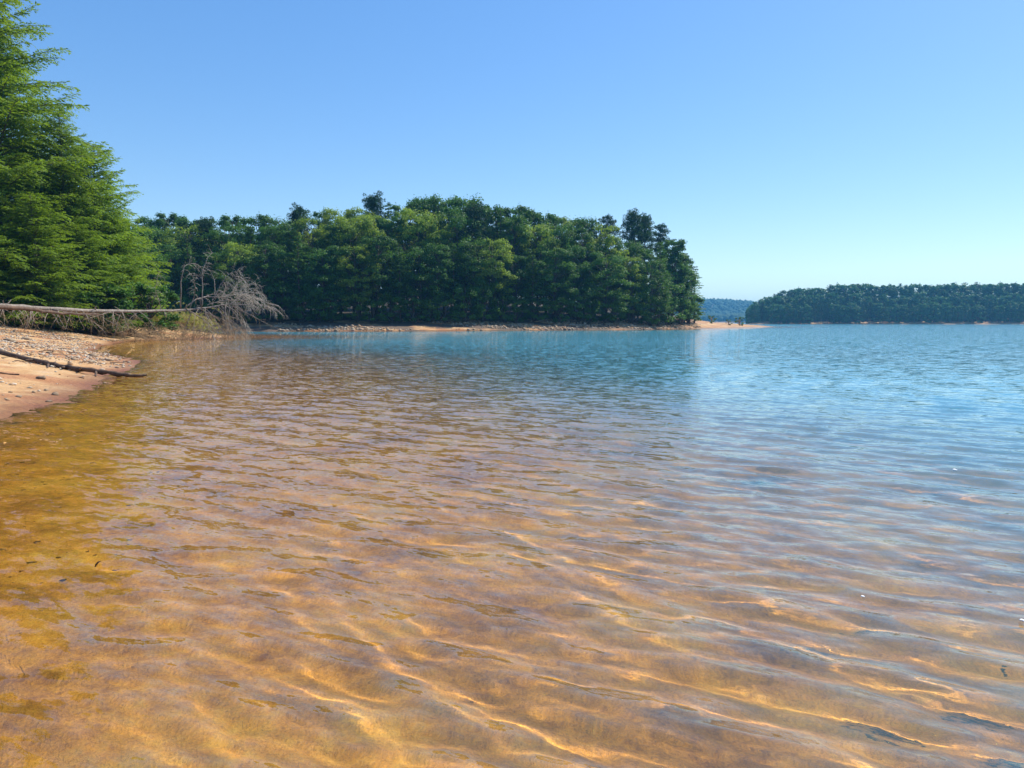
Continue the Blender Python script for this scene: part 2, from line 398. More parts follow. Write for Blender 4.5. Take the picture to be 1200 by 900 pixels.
def plume(seed, H=14.0, R=4.2, low=.06, nl=70, leafL=.17, leafW=.022, step=.12, upz=.35, droop=.55, power=.75, ntw=1.0):
    """feathery conifer: flat plumes of narrow sprays on long arching limbs"""
    r = np.random.default_rng(seed); T = Buf(); L = Buf()
    zs = np.linspace(-.5, H * .99, 8); lx = r.normal(0, .012, 2)
    ax = lambda z: np.array([lx[0] * z + .12 * math.sin(z * .6 + seed), lx[1] * z + .12 * math.cos(z * .5 + seed), z])
    T.tube(np.array([ax(z) for z in zs]), np.linspace(.20 * H / 14, .025, 8), 8)
    for i in range(nl):
        t = (i + r.random()) / nl; h = low + (1 - low) * t ** .92 * .985
        az = i * 2.39996 + r.normal(0, .35)
        Lb = (R * (1 - t) ** power + .35) * r.uniform(.62, 1.16)
        lm = curve_limb(r, ax(h * H), [math.cos(az), math.sin(az), upz + .35 * t], Lb, 8, droop * (1 - .5 * t), .10)
        T.tube(lm, np.linspace(.012 + .007 * Lb, .006, 9), 4)
        dl = unit(np.gradient(lm, axis=0)); tintb = r.uniform(0, .4)
        nt = max(5, int(Lb / .17 * ntw))
        for k in range(nt):
            s = .12 + .88 * (k + r.random() * .8) / nt; fi = s * 8; a0 = min(7, int(fi)); q = lm[a0] + (lm[a0 + 1] - lm[a0]) * (fi - a0)
            dd = dl[a0]; side = unit(np.cross(dd, np.array([0, 0, 1.0]))) * (1 if k % 2 else -1)
            tl = (.38 * Lb * (1 - s) ** .8 + .38) * r.uniform(.6, 1.15)
            nn = max(4, int(tl / step))
            d0 = unit(dd * .75 + side * .8 + r.normal(0, .16, 3) + np.array([0, 0, .12]))
            u = (np.arange(nn) + r.random(nn) * .5) / nn
            base = q + d0 * (u[:, None] * tl) + np.array([0, 0, -1.0]) * (.42 * tl * u[:, None] ** 2)
            dirt = unit(d0 + np.array([0, 0, -.84]) * u[:, None])
            sd_ = unit(np.cross(dirt, np.array([0, 0, 1.0])))
            up = np.cross(sd_, dirt)
            for sg in (-1, 1):
                ld = unit(dirt * .8 + sd_ * sg * .75 + r.normal(0, .22, (nn, 3)) + np.array([0, 0, -.12]))
                wd_ = unit(np.cross(ld, up + r.normal(0, .45, (nn, 3))))
                ln = leafL * (1.25 - .7 * u) * r.uniform(.7, 1.25, nn) * 1.3
                L.leaves(base, ld, wd_, ln, leafW * r.uniform(.7, 1.4, nn) * 1.3, np.clip(tintb + .38 * r.random(nn) + .18 * u, 0, 1))
    return T.mesh('conifer_trunk', True), L.mesh('conifer_crown'), H

def make_tree(name, proto, leafm, barkm, loc, H, rz, label, cat, group, xy=1.0):
    tm, cm, H0 = proto
    if not tm.materials: tm.materials.append(barkm)
    if not cm.materials: cm.materials.append(leafm)
    e = empty(name, loc, rz); s = H / H0; e.scale = (s * xy, s * xy, s)
    tag(e, label, cat, group)
    t = bpy.data.objects.new('trunk', tm); C.objects.link(t); t.parent = e
    c = bpy.data.objects.new('crown', cm); C.objects.link(c); c.parent = e
    return e

OAKS = [hardwood(i, R=r_, low=lo) for i, r_, lo in ((11, 4.2, .12), (12, 4.8, .10), (13, 3.7, .16), (14, 4.4, .12))]
LIGHTS = [hardwood(i, R=r_, low=lo) for i, r_, lo in ((21, 4.1, .15), (22, 4.6, .2))]
PINES = [pine(i, R=r_, low=lo) for i, r_, lo in ((31, 3.8, .5), (32, 3.3, .56), (33, 4.1, .45))]
CEDARS = [plume(i, H=18, R=r_, low=.10, nl=64, leafL=.38, leafW=.07, step=.30, upz=.25, droop=.35, power=.6, ntw=.55) for i, r_ in ((41, 3.4), (42, 3.0))]
UNDER = [hardwood(i, H=6.0, R=2.6, low=.05, ncl=26, nl=170, leaf=.28) for i in (51, 52)]

ORD = ['first', 'second', 'third', 'fourth', 'fifth', 'sixth', 'seventh', 'eighth', 'ninth', 'tenth', 'eleventh', 'twelfth', 'thirteenth', 'fourteenth', 'fifteenth',
       'sixteenth', 'seventeenth', 'eighteenth', 'nineteenth', 'twentieth', 'twenty-first', 'twenty-second', 'twenty-third', 'twenty-fourth', 'twenty-fifth',
       'twenty-sixth', 'twenty-seventh', 'twenty-eighth', 'twenty-ninth', 'thirtieth', 'thirty-first', 'thirty-second', 'thirty-third', 'thirty-fourth', 'thirty-fifth',
       'thirty-sixth', 'thirty-seventh', 'thirty-eighth', 'thirty-ninth', 'fortieth', 'forty-first', 'forty-second', 'forty-third', 'forty-fourth', 'forty-fifth']
def tz1(x, y): return float(terrain(np.array([x]), np.array([y]))[0][0])
KIND = {'o': ('broadleaf_tree', OAKS, M_OAK, M_BARK, 'dark broadleaf tree', 'tree'),
        'l': ('broadleaf_tree', LIGHTS, M_MAPLE, M_BARK, 'light yellow-green tree', 'tree'),
        'p': ('pine_tree', PINES, M_PINE, M_PBARK, 'tall tufted pine', 'pine tree'),
        'c': ('conifer_tree', CEDARS, M_OAK, M_PBARK, 'layered conifer', 'conifer'),
        'u': ('understory_tree', UNDER, M_OAK, M_BARK, 'low bushy tree', 'tree')}
Ys = lambda px: float(np.interp(px, [150, 320, 420, 500, 600, 700, 760, 800, 840], [136, 132, 133, 139, 146, 154, 163, 178, 206]))
sky_row = [(178, 252, 'o'), (200, 246, 'o'), (224, 254, 'o'), (250, 250, 'o'), (276, 249, 'o'), (302, 250, 'o'), (328, 249, 'o'), (350, 245, 'p'), (374, 246, 'o'), (397, 243, 'l'),
           (420, 243, 'l'), (438, 231, 'p'), (456, 241, 'c'), (476, 236, 'o'), (497, 228, 'o'), (519, 226, 'o'), (541, 226, 'o'), (560, 236, 'o'), (582, 239, 'o'), (603, 239, 'o'), (622, 244, 'o'),
           (640, 249, 'o'), (658, 252, 'l'), (682, 252, 'o'), (698, 260, 'c'), (712, 256, 'p'), (741, 251, 'p'), (757, 256, 'p'), (774, 266, 'p'), (789, 278, 'o'), (803, 297, 'c')]
cnt = {}
def shore_tree(px, top, k, back, row, group):
    Y = Ys(px) + back - (3.2 if px < 790 else 0); q = P(px, top, Y); gz = tz1(q[0], Y); nm, protos, lm, bm, ds, cat = KIND[k]
    n_ = cnt.setdefault(row, 0); cnt[row] += 1
    H = max(3.5, q[2] - gz)
    pr = protos[random.randrange(len(protos))]
    xy = random.uniform(.9, 1.12) * (min(1.25, max(.8, pr[2] / H)) ** .5)
    make_tree(nm, pr, lm, bm, (q[0], Y, gz - .1), H * (1.02 if k != 'u' else 1), random.uniform(0, 6.28),
              f'{ds}, {ORD[n_]} from left in {row}', cat, group, xy)
GR = 'trees of the wooded point'
for px, top, k in sky_row: shore_tree(px, top, k, 30 if px < 780 else 17, 'the skyline row of the wooded point', GR)
mid = ''.join(['oolpocoolo', 'cooloopcolo', 'oloocp'])
mid = mid[:8] + 'lolloll' + mid[15:]
for i, k in enumerate(mid):
    px = 172 + i * 24.2 + random.uniform(-5, 5); top = np.interp(px, [172, 330, 430, 540, 700, 800], [264, 258, 248, 244, 264, 298]) + random.uniform(-6, 8)
    shore_tree(px, top, k, 21 if px < 770 else 12, 'the middle row of the wooded point', GR)
front = 'oocooloocoolocoocolocoocolocc'
for i, k in enumerate(front):
    px = 172 + i * 22.6 + random.uniform(-5, 5); top = np.interp(px, [172, 330, 430, 540, 700, 790, 815], [292, 288, 282, 285, 296, 315, 322]) + random.uniform(-10, 16)
    shore_tree(px, top, k, (13.5 if px < 760 else 11.5) + random.uniform(-.8, 1.5), 'the waterside row of the wooded point', GR)
for i in range(30):
    px = 176 + i * 21.6 + random.uniform(-6, 6)
    shore_tree(px, 340 + random.uniform(-12, 10), 'u', 11.8 + random.uniform(-.6, 1.2), 'the undergrowth edge of the wooded point', 'low trees along the wooded point')
for i in range(27):
    px = 170 + i * 22.5 + random.uniform(-6, 6); top = np.interp(px, [172, 430, 540, 700, 780], [275, 268, 262, 285, 315])
    shore_tree(px, top, 'o', 42, 'the rearmost row of the wooded point', GR)
# yellow-green and slim trees singled out at the tip
q = P(742, 322, 165 + 5); 
make_tree('conifer_tree', CEDARS[0], M_MAPLE, M_PBARK, (q[0], 172, tz1(q[0], 172)), q[2] - tz1(q[0], 172), 1.0, 'small yellow-green conifer standing out at the foot of the dark pines', 'conifer', GR, 1.1)
for px, top, Y in ((815, 318, 203), (806, 330, 197)):
    q = P(px, top, Y); make_tree('conifer_tree', CEDARS[1], M_OAK, M_PBARK, (q[0], Y, tz1(q[0], Y)), q[2] - tz1(q[0], Y), px, f'slender conifer at the very tip of the wooded point, {"outer" if px == 815 else "inner"} of two', 'conifer', GR, 1.35)
for px, top, Y, k_ in ((798, 300, 196, 'o'), (786, 292, 188, 'o'), (808, 345, 200, 'u')):
    q = P(px, top, Y); nm, protos, lm, bm, ds, cat = KIND[k_]; make_tree(nm, protos[0], lm, bm, (q[0], Y, tz1(q[0], Y)), q[2] - tz1(q[0], Y), px, {798: 'full leafy tree just inside the tip of the wooded point', 786: 'broad dark tree second inside the tip of the wooded point', 808: 'leafy shrub at the foot of the tip conifers'}[px], cat, GR, 1.15)

# far wooded shore
def far_hard(seed):
    return hardwood(seed, H=18, R=4.6, low=.02, leaf=.95, nl=70, ncl=46)
FARP = [far_hard(s_) for s_ in (61, 62, 63)] ; FARC = [pine(s_, H=21, R=3.6, low=.2, leaf=.6, nb=44) for s_ in (64,)]
fc = {}
rows = [('waterside row', 2.5, 7.6, 15), ('second row', 18, 8.2, 21), ('third row', 38, 8.6, 20), ('crest row', 62, 8.8, 23)]
for rn, back, stp, h0 in rows:
    px = 876.0 + back * .1; n_ = 0
    while px < 1235 and n_ < 44:
        Yc = 592 + back + (12 if px < 900 else 0) - (px - 900) * .03 * 1.0
        X = (px - 600) / F_PX * Yc; s = sdist(np.array([X]), np.array([Yc]))[0]
        Yc += max(0, 3 - s); X = (px - 600) / F_PX * Yc
        gz = tz1(X, Yc); top = np.interp(px, [872, 885, 905, 925, 950, 1000, 1060, 1150, 1240], [364, 352, 345, 338, 336, 332, 333, 331, 332])
        H = h0 * random.uniform(.85, 1.12)
        zt = P(px, top, Yc)[2]
        if back > 25: H = zt - gz + random.uniform(-2.5, .8)
        else: H = min(H, zt - gz - 1)
        H = min(max(H, 9), 27)
        isp = random.random() < .18
        pr = FARC[0] if isp else random.choice(FARP)
        make_tree('pine_tree' if isp else 'broadleaf_tree', pr, M_PINE if isp else M_FAR, M_BARK, (X, Yc, gz), H, random.uniform(0, 6.28),
                  f'hazy {"pine" if isp else "tree"}, {ORD[n_]} from left in the {rn} of the far wooded shore', 'tree', 'trees of the far wooded shore', random.uniform(.85, 1.15))
        px += stp * random.uniform(.85, 1.15); n_ += 1

# far hill woodland: canopy as one mass
rr_ = np.random.default_rng(5)
ico = bpy.data.meshes.new('tmp'); import bmesh
bmm = bmesh.new(); bmesh.ops.create_icosphere(bmm, subdivisions=2, radius=1.0); bmm.verts.ensure_lookup_table()
IV = np.array([v.co[:] for v in bmm.verts]); IF = np.array([[v.index for v in f_.verts] for f_ in bmm.faces]); bmm.free()
bmm = bmesh.new(); bmesh.ops.create_icosphere(bmm, subdivisions=1, radius=1.0); bmm.verts.ensure_lookup_table()
IV1 = np.array([v.co[:] for v in bmm.verts]); IF1 = np.array([[v.index for v in f_.verts] for f_ in bmm.faces]); bmm.free()
VV = []; FF = []; TT = []; c_ = 0
hx = rr_.uniform(-500, 1500, 12000); hy = rr_.uniform(1470, 2350, 12000)
hz, hd = terrain(hx, hy); hk = hd > 4; hx, hy, hz = hx[hk], hy[hk], hz[hk]
for a_, b_, c0 in zip(hx, hy, hz):
    s = rr_.uniform(4, 8); v = IV1 * s * (1 + .25 * rr_.normal(size=(len(IV1), 1))) * [1, 1, .9] + [a_, b_, c0 + 6]
    VV.append(v); FF.append(IF1 + c_); c_ += len(IV1); TT.append(np.full(len(IV1), .5 * rr_.random()))
me = mesh_np('far_hill_wood', np.vstack(VV), np.vstack(FF), True, {'tint': np.concatenate(TT)})
tag(link('far_hill_wood', me, M_HILL), 'hazy blue-green woodland covering the far hill behind the point', 'woodland', kind='stuff')

# ------------------------------------------------------------------ near trees on the left bank
NEAR = [plume(71, H=24, R=7.6, low=.05, nl=230, power=.62, leafL=.21, leafW=.030, step=.13),
        plume(72, H=13, R=4.8, low=.03, nl=170, power=.55, leafL=.18, leafW=.026, step=.12, ntw=1.2),
        plume(73, H=18, R=6.0, low=.04, nl=190, power=.55, leafL=.20, leafW=.028, step=.135, ntw=1.1)]
near = [(-30, -120, 63, 0, .5, 'tallest feathery conifer at the left edge, its top out of frame', .95),
        (108, 168, 71, 1, 1.9, 'smaller feathery conifer with pointed top, right of the tallest one', 1.0),
        (66, 128, 67, 2, 4.0, 'feathery conifer between the tallest tree and the pointed one', .9),
        (128, 246, 73, 1, 3.1, 'low feathery conifer at the right end of the left bank', 1.12),
        (36, 225, 59, 1, 5.0, 'low bright feathery conifer in front of the tallest one', 1.2),
        (0, 40, 78, 2, 2.0, 'feathery conifer standing behind the tallest one at the left edge', 1.0),
        (86, 160, 84, 2, 2.6, 'feathery conifer behind the middle of the left bank group', .9),
        (92, 262, 65, 1, .7, 'low bright feathery conifer behind the middle of the long bleached trunk', 1.3),
        (-12, 262, 57, 1, 3.9, 'low feathery conifer behind the left end of the long bleached trunk', 1.25),
        (118, 215, 88, 1, 5.6, 'feathery conifer at the back of the right end of the left bank', 1.2)]
for px, top, Y, k, rz, lb, xy in near:
    q = P(px, top, Y); gz = tz1(q[0], Y)
    make_tree('conifer_tree', NEAR[k], M_CEDAR, M_BARK, (q[0], Y, gz - .1), q[2] - gz, rz, lb, 'conifer', 'feathery conifers of the left bank', xy)

for i, (px, top, Y) in enumerate([(-70, 120, 88), (-30, 150, 92), (8, 170, 90), (40, 190, 95), (72, 215, 92), (104, 232, 96), (132, 250, 94), (156, 262, 100)]):
    q = P(px, top, Y); gz = tz1(q[0], Y)
    make_tree('broadleaf_tree', OAKS[i % 4], M_OAK, M_BARK, (q[0], Y, gz - .1), q[2] - gz, i, f'shaded broadleaf tree, {ORD[i]} from left behind the feathery conifers of the left bank', 'tree', 'trees behind the left bank conifers', 1.1)
for i in range(10):
    px = -25 + i * 22; Y = np.interp(px, [0, 190], [57, 70]) + random.uniform(-.5, 1.5); q = P(px, 326 + random.uniform(-8, 10), Y); gz = tz1(q[0], Y)
    make_tree('bush', UNDER[i % 2], M_CEDAR, M_BARK, (q[0], Y, gz - .1), max(2, q[2] - gz), i * 1.3, f'leafy bush, {ORD[i]} from left at the foot of the left bank conifers', 'bush', 'bushes under the left bank conifers', 1.1)

# ------------------------------------------------------------------ fallen tree
def seg_path(pts, n=24, wob=.03, seed=0):
    pts = np.array(pts, float); r = np.random.default_rng(seed)
    t = np.linspace(0, len(pts) - 1, n); out = []
    for u in t:                                                      # catmull-rom
        i = min(int(u), len(pts) - 2); f_ = u - i
        p0 = pts[max(i - 1, 0)]; p1 = pts[i]; p2 = pts[i + 1]; p3 = pts[min(i + 2, len(pts) - 1)]
        out.append(.5 * (2 * p1 + (p2 - p0) * f_ + (2 * p0 - 5 * p1 + 4 * p2 - p3) * f_ ** 2 + (3 * p1 - p0 - 3 * p2 + p3) * f_ ** 3))
    out = np.array(out); out[1:-1] += r.normal(0, wob, out[1:-1].shape); return out
def spray(buf, r, path, n, L, droop=.8, rad=.012, tint=0, side=1.0, fwd=.6, sub=6, start=.1):
    """thin dead twigs with finer side twigs along a branch path"""
    dl = unit(np.gradient(path, axis=0)); m_ = len(path) - 1
    for k in range(n):
        s = start + (1 - start) * (k + r.random()) / n; fi = min(s * m_, m_ - .001); a0 = int(fi); q = path[a0] + (path[a0 + 1] - path[a0]) * (fi - a0)
        sd_ = unit(np.cross(dl[a0], rdir(1, r)[0])) * side
        l = L * r.uniform(.4, 1.1)
        tw = curve_limb(r, q, dl[a0] * fwd + sd_, l, 5, droop, .16)
        buf.tube(tw, np.linspace(rad, rad * .3, 6), 3, cap=False)
        for j in range(sub):
            b = tw[1 + j % 5]; dd = unit(tw[-1] - tw[0] + r.normal(0, .55, 3) * l)
            buf.tube(curve_limb(r, b, dd, l * r.uniform(.2, .45), 3, droop * .8, .2), [rad * .55, rad * .4, rad * .3, rad * .15], 3, cap=False)
fr = np.random.default_rng(88)
root = empty('fallen_tree', tuple(P(120, 362, 57))); tag(root, 'long bleached fallen tree reaching from the left bank over the water, bare crown at right', 'fallen tree')
def child(name, buf, mt, label=None, parent=root, kind=None):
    o = link(name, buf.mesh(name, True), mt, parent); o.matrix_parent_inverse = __import__('mathutils').Matrix.Translation(-Vector(parent.location))
    if label: o['label'] = label
    if kind: o['kind'] = kind
    return o
tp = seg_path([P(-60, 354.5, 47), P(0, 358.5, 50), P(60, 362, 54), P(110, 364.5, 58), P(165, 364.5, 62), P(218, 363, 66), P(252, 359, 68), P(275, 355, 69)], 40, .015, 1)
b = Buf(); b.tube(tp, np.interp(np.linspace(0, 1, 40), [0, .25, .5, .75, 1], [.20, .165, .13, .085, .035]) * (1 + .09 * fr.normal(size=40)), 12)
# broken stubs
for k in range(14):
    i = fr.integers(3, 34); a_ = unit(np.array([fr.normal(0, .3), fr.normal(0, .5), -1.0 if k % 3 else .6])); b.tube([tp[i], tp[i] + a_ * fr.uniform(.25, .5), tp[i] + a_ * fr.uniform(.5, .8) + fr.normal(0, .08, 3)], [.05, .035, .015], 5)
child('trunk', b, M_DEAD)
tp2 = seg_path([P(-60, 359, 45), P(20, 361, 49), P(70, 367, 53), P(120, 369, 57)], 20, .02, 2)
r2 = empty('fallen_log', tuple(P(20, 363, 49))); tag(r2, 'short dark fallen trunk tucked under the long bleached fallen tree', 'log')
b = Buf(); b.tube(tp2, np.linspace(.17, .06, 20), 9)
for k in range(10):
    i = fr.integers(2, 18); a_ = unit(np.array([fr.normal(0, .5), fr.normal(-.4, .4), -1.0])); b.tube(curve_limb(fr, tp2[i], a_, fr.uniform(.5, 1.1), 4, .2, .2), [.04, .03, .025, .015, .008], 4)
child('trunk', b, M_LOG, parent=r2)
# rising limbs of the crown
limbs = [([(212, 363, 66), (212, 340, 65.5), (214, 316, 65.5), (222, 309, 66), (232, 310, 66.5), (240, 320, 67)], .06),
         ([(236, 361, 67), (237, 338, 67), (237, 318, 67.5), (243, 304, 68), (249, 296, 68.5)], .055),
         ([(222, 362, 66), (228, 345, 66), (228, 330, 65), (224, 320, 64.5)], .04),
         ([(216, 362, 66), (232, 350, 67), (255, 348, 69), (268, 352, 70), (282, 352, 71), (296, 352, 72)], .065),
         ([(250, 350, 68.5), (258, 335, 69), (268, 322, 69.5), (282, 317, 70)], .045),
         ([(262, 349, 69), (272, 342, 70), (280, 330, 71), (288, 334, 72)], .04),
         ([(272, 355, 69), (286, 345, 71), (302, 348, 72), (318, 358, 73)], .045),
         ([(270, 356, 69), (280, 366, 70), (286, 378, 70.5), (290, 393, 71)], .04),
         ([(255, 359, 68), (268, 372, 68.5), (276, 386, 69), (281, 396, 69)], .035),
         ([(240, 361, 67), (243, 375, 66.5), (247, 388, 66), (250, 397, 66)], .035),
         ([(190, 365, 64), (186, 352, 63.5), (182, 340, 63), (186, 318, 63)], .035)]
tw = Buf()
for k, (pp, rad) in enumerate(limbs):
    path = seg_path([P(*q_) for q_ in pp], 12, .03, k + 5)
    b = Buf(); b.tube(path, np.linspace(rad, rad * .28, 12), 6); child('limb', b, M_DEAD)
    up = k in (0, 1, 2, 10)
    spray(tw, fr, path, 15 if up else 24, .9 if up else 1.5, 1.5 if not up else .9, .0125, sub=7, start=.3 if up else .15)
for (x0, y0, x1, y1, nn) in ((272, 345, 316, 362, 11), (270, 320, 288, 345, 5), (262, 352, 300, 356, 6), (296, 345, 318, 362, 9)):     # drooping tassels
    for j in range(nn):
        s_ = fr.random(); q_ = P(x0 + (x1 - x0) * s_, y0 + (y1 - y0) * s_ + fr.normal(0, 3), 70.5 + fr.normal(0, .8))
        path = curve_limb(fr, q_, [.6 + fr.normal(0, .3), fr.normal(0, .4), .35], fr.uniform(1.3, 2.6), 8, 2.0, .14)
        tw.tube(path, np.linspace(.018, .006, 9), 3, cap=False); spray(tw, fr, path, 9, .55, 1.6, .009, sub=3)
for j in range(22):                                               # stiff forked shoots fanning up and to the right
    q_ = P(fr.uniform(240, 290), fr.uniform(344, 358), 69 + fr.normal(0, .7)); a_ = fr.uniform(.1, 1.35)
    path = curve_limb(fr, q_, [math.cos(a_), fr.normal(0, .3), math.sin(a_)], fr.uniform(1.2, 3.1), 9, fr.uniform(.3, 1.5), .2)
    tw.tube(path, np.linspace(.03, .008, 10), 4, cap=False); spray(tw, fr, path, 8, .7, .35, .010, sub=4, start=.3)
child('twigs', tw, M_DEADTWIG, 'grey drooping twig tassels of the bare crown', kind='stuff')
# hanging dead branches below the trunk down to the sand
tw = Buf(); hb = Buf()
for k in range(64):
    s_ = fr.uniform(.12, .97) if k % 4 else fr.uniform(.05, .4); q_ = tp[int(s_ * 39)]
    gz = max(tz1(q_[0], q_[1] - 1.5), -.05); drop = max(q_[2] - gz, .3)
    d_ = unit(np.array([fr.uniform(-.3, 1.3), fr.uniform(-1.1, -.1), -1.0])); L_ = drop / -d_[2] * fr.uniform(.8, 1.05)
    path = curve_limb(fr, q_, d_ + [0, 0, .5], L_ * 1.1, 6, .55, .16); path[:, 2] = np.maximum(path[:, 2], gz - .03)
    hb = Buf(); hb.tube(path, np.linspace(fr.uniform(.022, .045), .010, 7), 4); child('hanging_branch', hb, M_DEAD)
    spray(tw, fr, path, 5 if s_ < .45 else 16, .75, .7, .0085, sub=5, start=.25)
for k in range(300):                                              # dense tan brush by the waterline
    px = fr.uniform(150, 285) ; Yb = np.interp(px, [150, 200, 263, 285], [60, 64.5, 70, 73]) + fr.uniform(-1.5, 2)
    base = P(px, 372, Yb); gz = tz1(base[0], Yb); base[2] = max(gz, -.05) + fr.uniform(.1, 1.3)
    path = curve_limb(fr, base, [fr.normal(0, .8), fr.normal(-.2, .5), fr.uniform(-1, .3)], fr.uniform(.7, 1.5), 5, .5, .22); path[:, 2] = np.maximum(path[:, 2], max(gz, -.1) - .02)
    tw.tube(path, np.linspace(.014, .006, 6), 3, cap=False); spray(tw, fr, path, 8, .55, .4, .008, sub=4)
child('dry_brush', tw, M_TANTWIG, 'dense tan dry twigs hanging from the trunk to the waterline', kind='stuff')

# drooping yellow-green shrub behind the trunk
sr = empty('drooping_shrub', tuple(P(205, 366, 78))); tag(sr, 'pale yellow-green drooping shrub behind the fallen tree at the end of the conifers', 'shrub')
b = Buf(); st = Buf(); o0 = P(205, 364, 78); o0[2] = tz1(o0[0], 78)
for k in range(150):
    az = fr.uniform(0, 6.28); path = curve_limb(fr, o0 + [fr.normal(0, .9), fr.normal(0, .6), 0], [math.cos(az) * .75, math.sin(az) * .5, 1.8], fr.uniform(3.2, 6.0), 9, 2.8, .08)
    st.tube(path, np.linspace(.016, .005, 10), 3, cap=False)
    i_ = fr.integers(3, 10, 42); base = path[i_] + fr.normal(0, .05, (42, 3)); d_ = unit(np.array([0, 0, -1.0]) + fr.normal(0, .45, (42, 3)))
    b.leaves(base, d_, unit(np.cross(d_, rdir(42, fr))), .22, .024, fr.random(42))
child('stems', st, M_TANTWIG, parent=sr); child('foliage', b, M_WILLOW, parent=sr)

# dark log on the near beach
lg = empty('driftwood_log', tuple(P(60, 428, 21.5))); 
pts = [(-20, 413.5), (0, 416), (28, 419.5), (56, 426), (84, 431), (110, 434), (140, 438.5), (160, 441), (172, 438.5)]
Yl = [24.0, 23.4, 22.9, 22.2, 21.8, 21.7, 21.7, 21.7, 21.8]
W = []
for (a_, c_), Y_ in zip(pts, Yl):
    q_ = P(a_, c_, Y_); W.append(q_)
tag(lg, 'dark brown driftwood branch on the near beach with its tip lying in the water', 'driftwood')
path = seg_path(W, 40, .012, 9); g_ = terrain(path[:, 0], path[:, 1])[0]; path[:, 2] = np.maximum(np.maximum(g_, -.02) + .05, np.minimum(path[:, 2], np.maximum(g_, -.02) + .22))
b = Buf(); b.tube(path, np.interp(np.linspace(0, 1, 40), [0, .3, .7, .93, 1], [.09, .075, .066, .04, .016]) * (1 + .12 * fr.normal(size=40)), 9); child('stem', b, M_LOG, parent=lg)
b = Buf()
for px0, py0, dx, dz, L_ in ((52, 424, .45, -.35, .9), (56, 425, .9, -.5, .7), (118, 435, .35, -.6, .6), (28, 419, -.3, .5, .35), (75, 429, .5, -.7, .5), (95, 431, 1, .25, .5)):
    i_ = int(np.argmin(np.abs(path[:, 0] - P(px0, py0, 22)[0]))); q_ = path[i_]
    e_ = curve_limb(fr, q_, [dx, -1.0, dz * .2 + .1], L_, 4, .25, .15); ge = terrain(e_[:, 0], e_[:, 1])[0]; e_[1:, 2] = np.maximum(e_[1:, 2], ge[1:] + .015)
    b = Buf(); b.tube(e_, [.045, .036, .03, .022, .01], 6); child('side_branch', b, M_LOG, parent=lg)
# thin twig lying on the sand left of the log
b = Buf(); tpth = np.array([P(0, 437, 18.5), P(12, 435, 18.6), P(22, 434, 18.6)]); tpth[:, 2] = terrain(tpth[:, 0], tpth[:, 1])[0] + .02
b.tube(seg_path(tpth, 8, .006, 3), .022, 5); o = link('stick', b.mesh('stick', True), M_LOG); tag(o, 'thin dark stick lying on the orange sand left of the driftwood branch', 'stick')
# twig poking out of the shallow water
q_ = P(113, 662, 1); dpx = (q_ - np.array([0, 0, 1.6])); tt = 1.6 / -dpx[2]; q_ = np.array([0, 0, 1.6]) + dpx * tt
b = Buf(); b.tube([q_ + [-.01, .01, -.04], q_ + [-.003, .0, 0], q_ + [.012, 0, .018], q_ + [.03, 0, .026]], [.005, .007, .006, .002], 6)
tag(link('stick', b.mesh('stick', True), M_LOG), 'small dark twig tip poking out of the amber shallows at lower left', 'stick')

# ------------------------------------------------------------------ stones
M_STONE = mat('shore_stones'); n = N(M_STONE)
t_ = n.attr('tint'); rn_ = n('ObjectInfo', 5)
no_ = n('TexNoise', Vector=n('TexCoord', 3), Scale=9.0, Detail=5.0)
c_ = n.ramp(n.math('ADD', t_, n.math('MULTIPLY', rn_, .5)), [(0.0, (.075, .055, .045)), (.25, (.24, .165, .10)), (.55, (.48, .37, .24)), (.8, (.34, .19, .09)), (1.0, (.55, .47, .36))])
n.out(n('BsdfPrincipled', Base_Color=n.mix(.5, c_, n.ramp(no_, [(.3, .45), (.7, 1.2)]), 'MULTIPLY'), Roughness=.85))
M_BEDSTONE = mat('bed_stones'); n = N(M_BEDSTONE)
n.out(n('BsdfPrincipled', Base_Color=n.ramp(n.attr('tint'), [(0.0, (.09, .035, .006)), (.5, (.30, .13, .02)), (1.0, (.55, .28, .07))]), Roughness=.8))
sr_ = np.random.default_rng(99)
def pebbles(name, xs, ys, smin, smax, label, sink=.35, mt=M_STONE, tintf=None):
    z_, d_ = terrain(xs, ys); VV = []; TT = []
    n_ = len(xs); s = smin * (smax / smin) ** (sr_.random(n_) ** 2.2)
    v = IV1[None] * s[:, None, None] * sr_.uniform(.65, 1.25, (n_, 1, 3)) * (1 + .14 * sr_.normal(size=(n_, len(IV1), 1)))
    v[:, :, 2] *= .6; a_ = sr_.uniform(0, 6.28, n_)[:, None]; ca, sa = np.cos(a_), np.sin(a_)
    vx = v[:, :, 0] * ca - v[:, :, 1] * sa; vy = v[:, :, 0] * sa + v[:, :, 1] * ca
    v = np.stack([vx + xs[:, None], vy + ys[:, None], v[:, :, 2] + (z_ + s * .2)[:, None]], -1).reshape(-1, 3)
    f_ = (IF1[None] + (np.arange(n_) * len(IV1))[:, None, None]).reshape(-1, 3)
    t_ = sr_.random(n_) if tintf is None else tintf(n_)
    me = mesh_np(name, v, f_, False, {'tint': np.repeat(t_, len(IV1))})
    o = link(name, me, mt); tag(o, label, 'gravel', kind='stuff'); o.cycles.is_caustics_receiver = True; return o
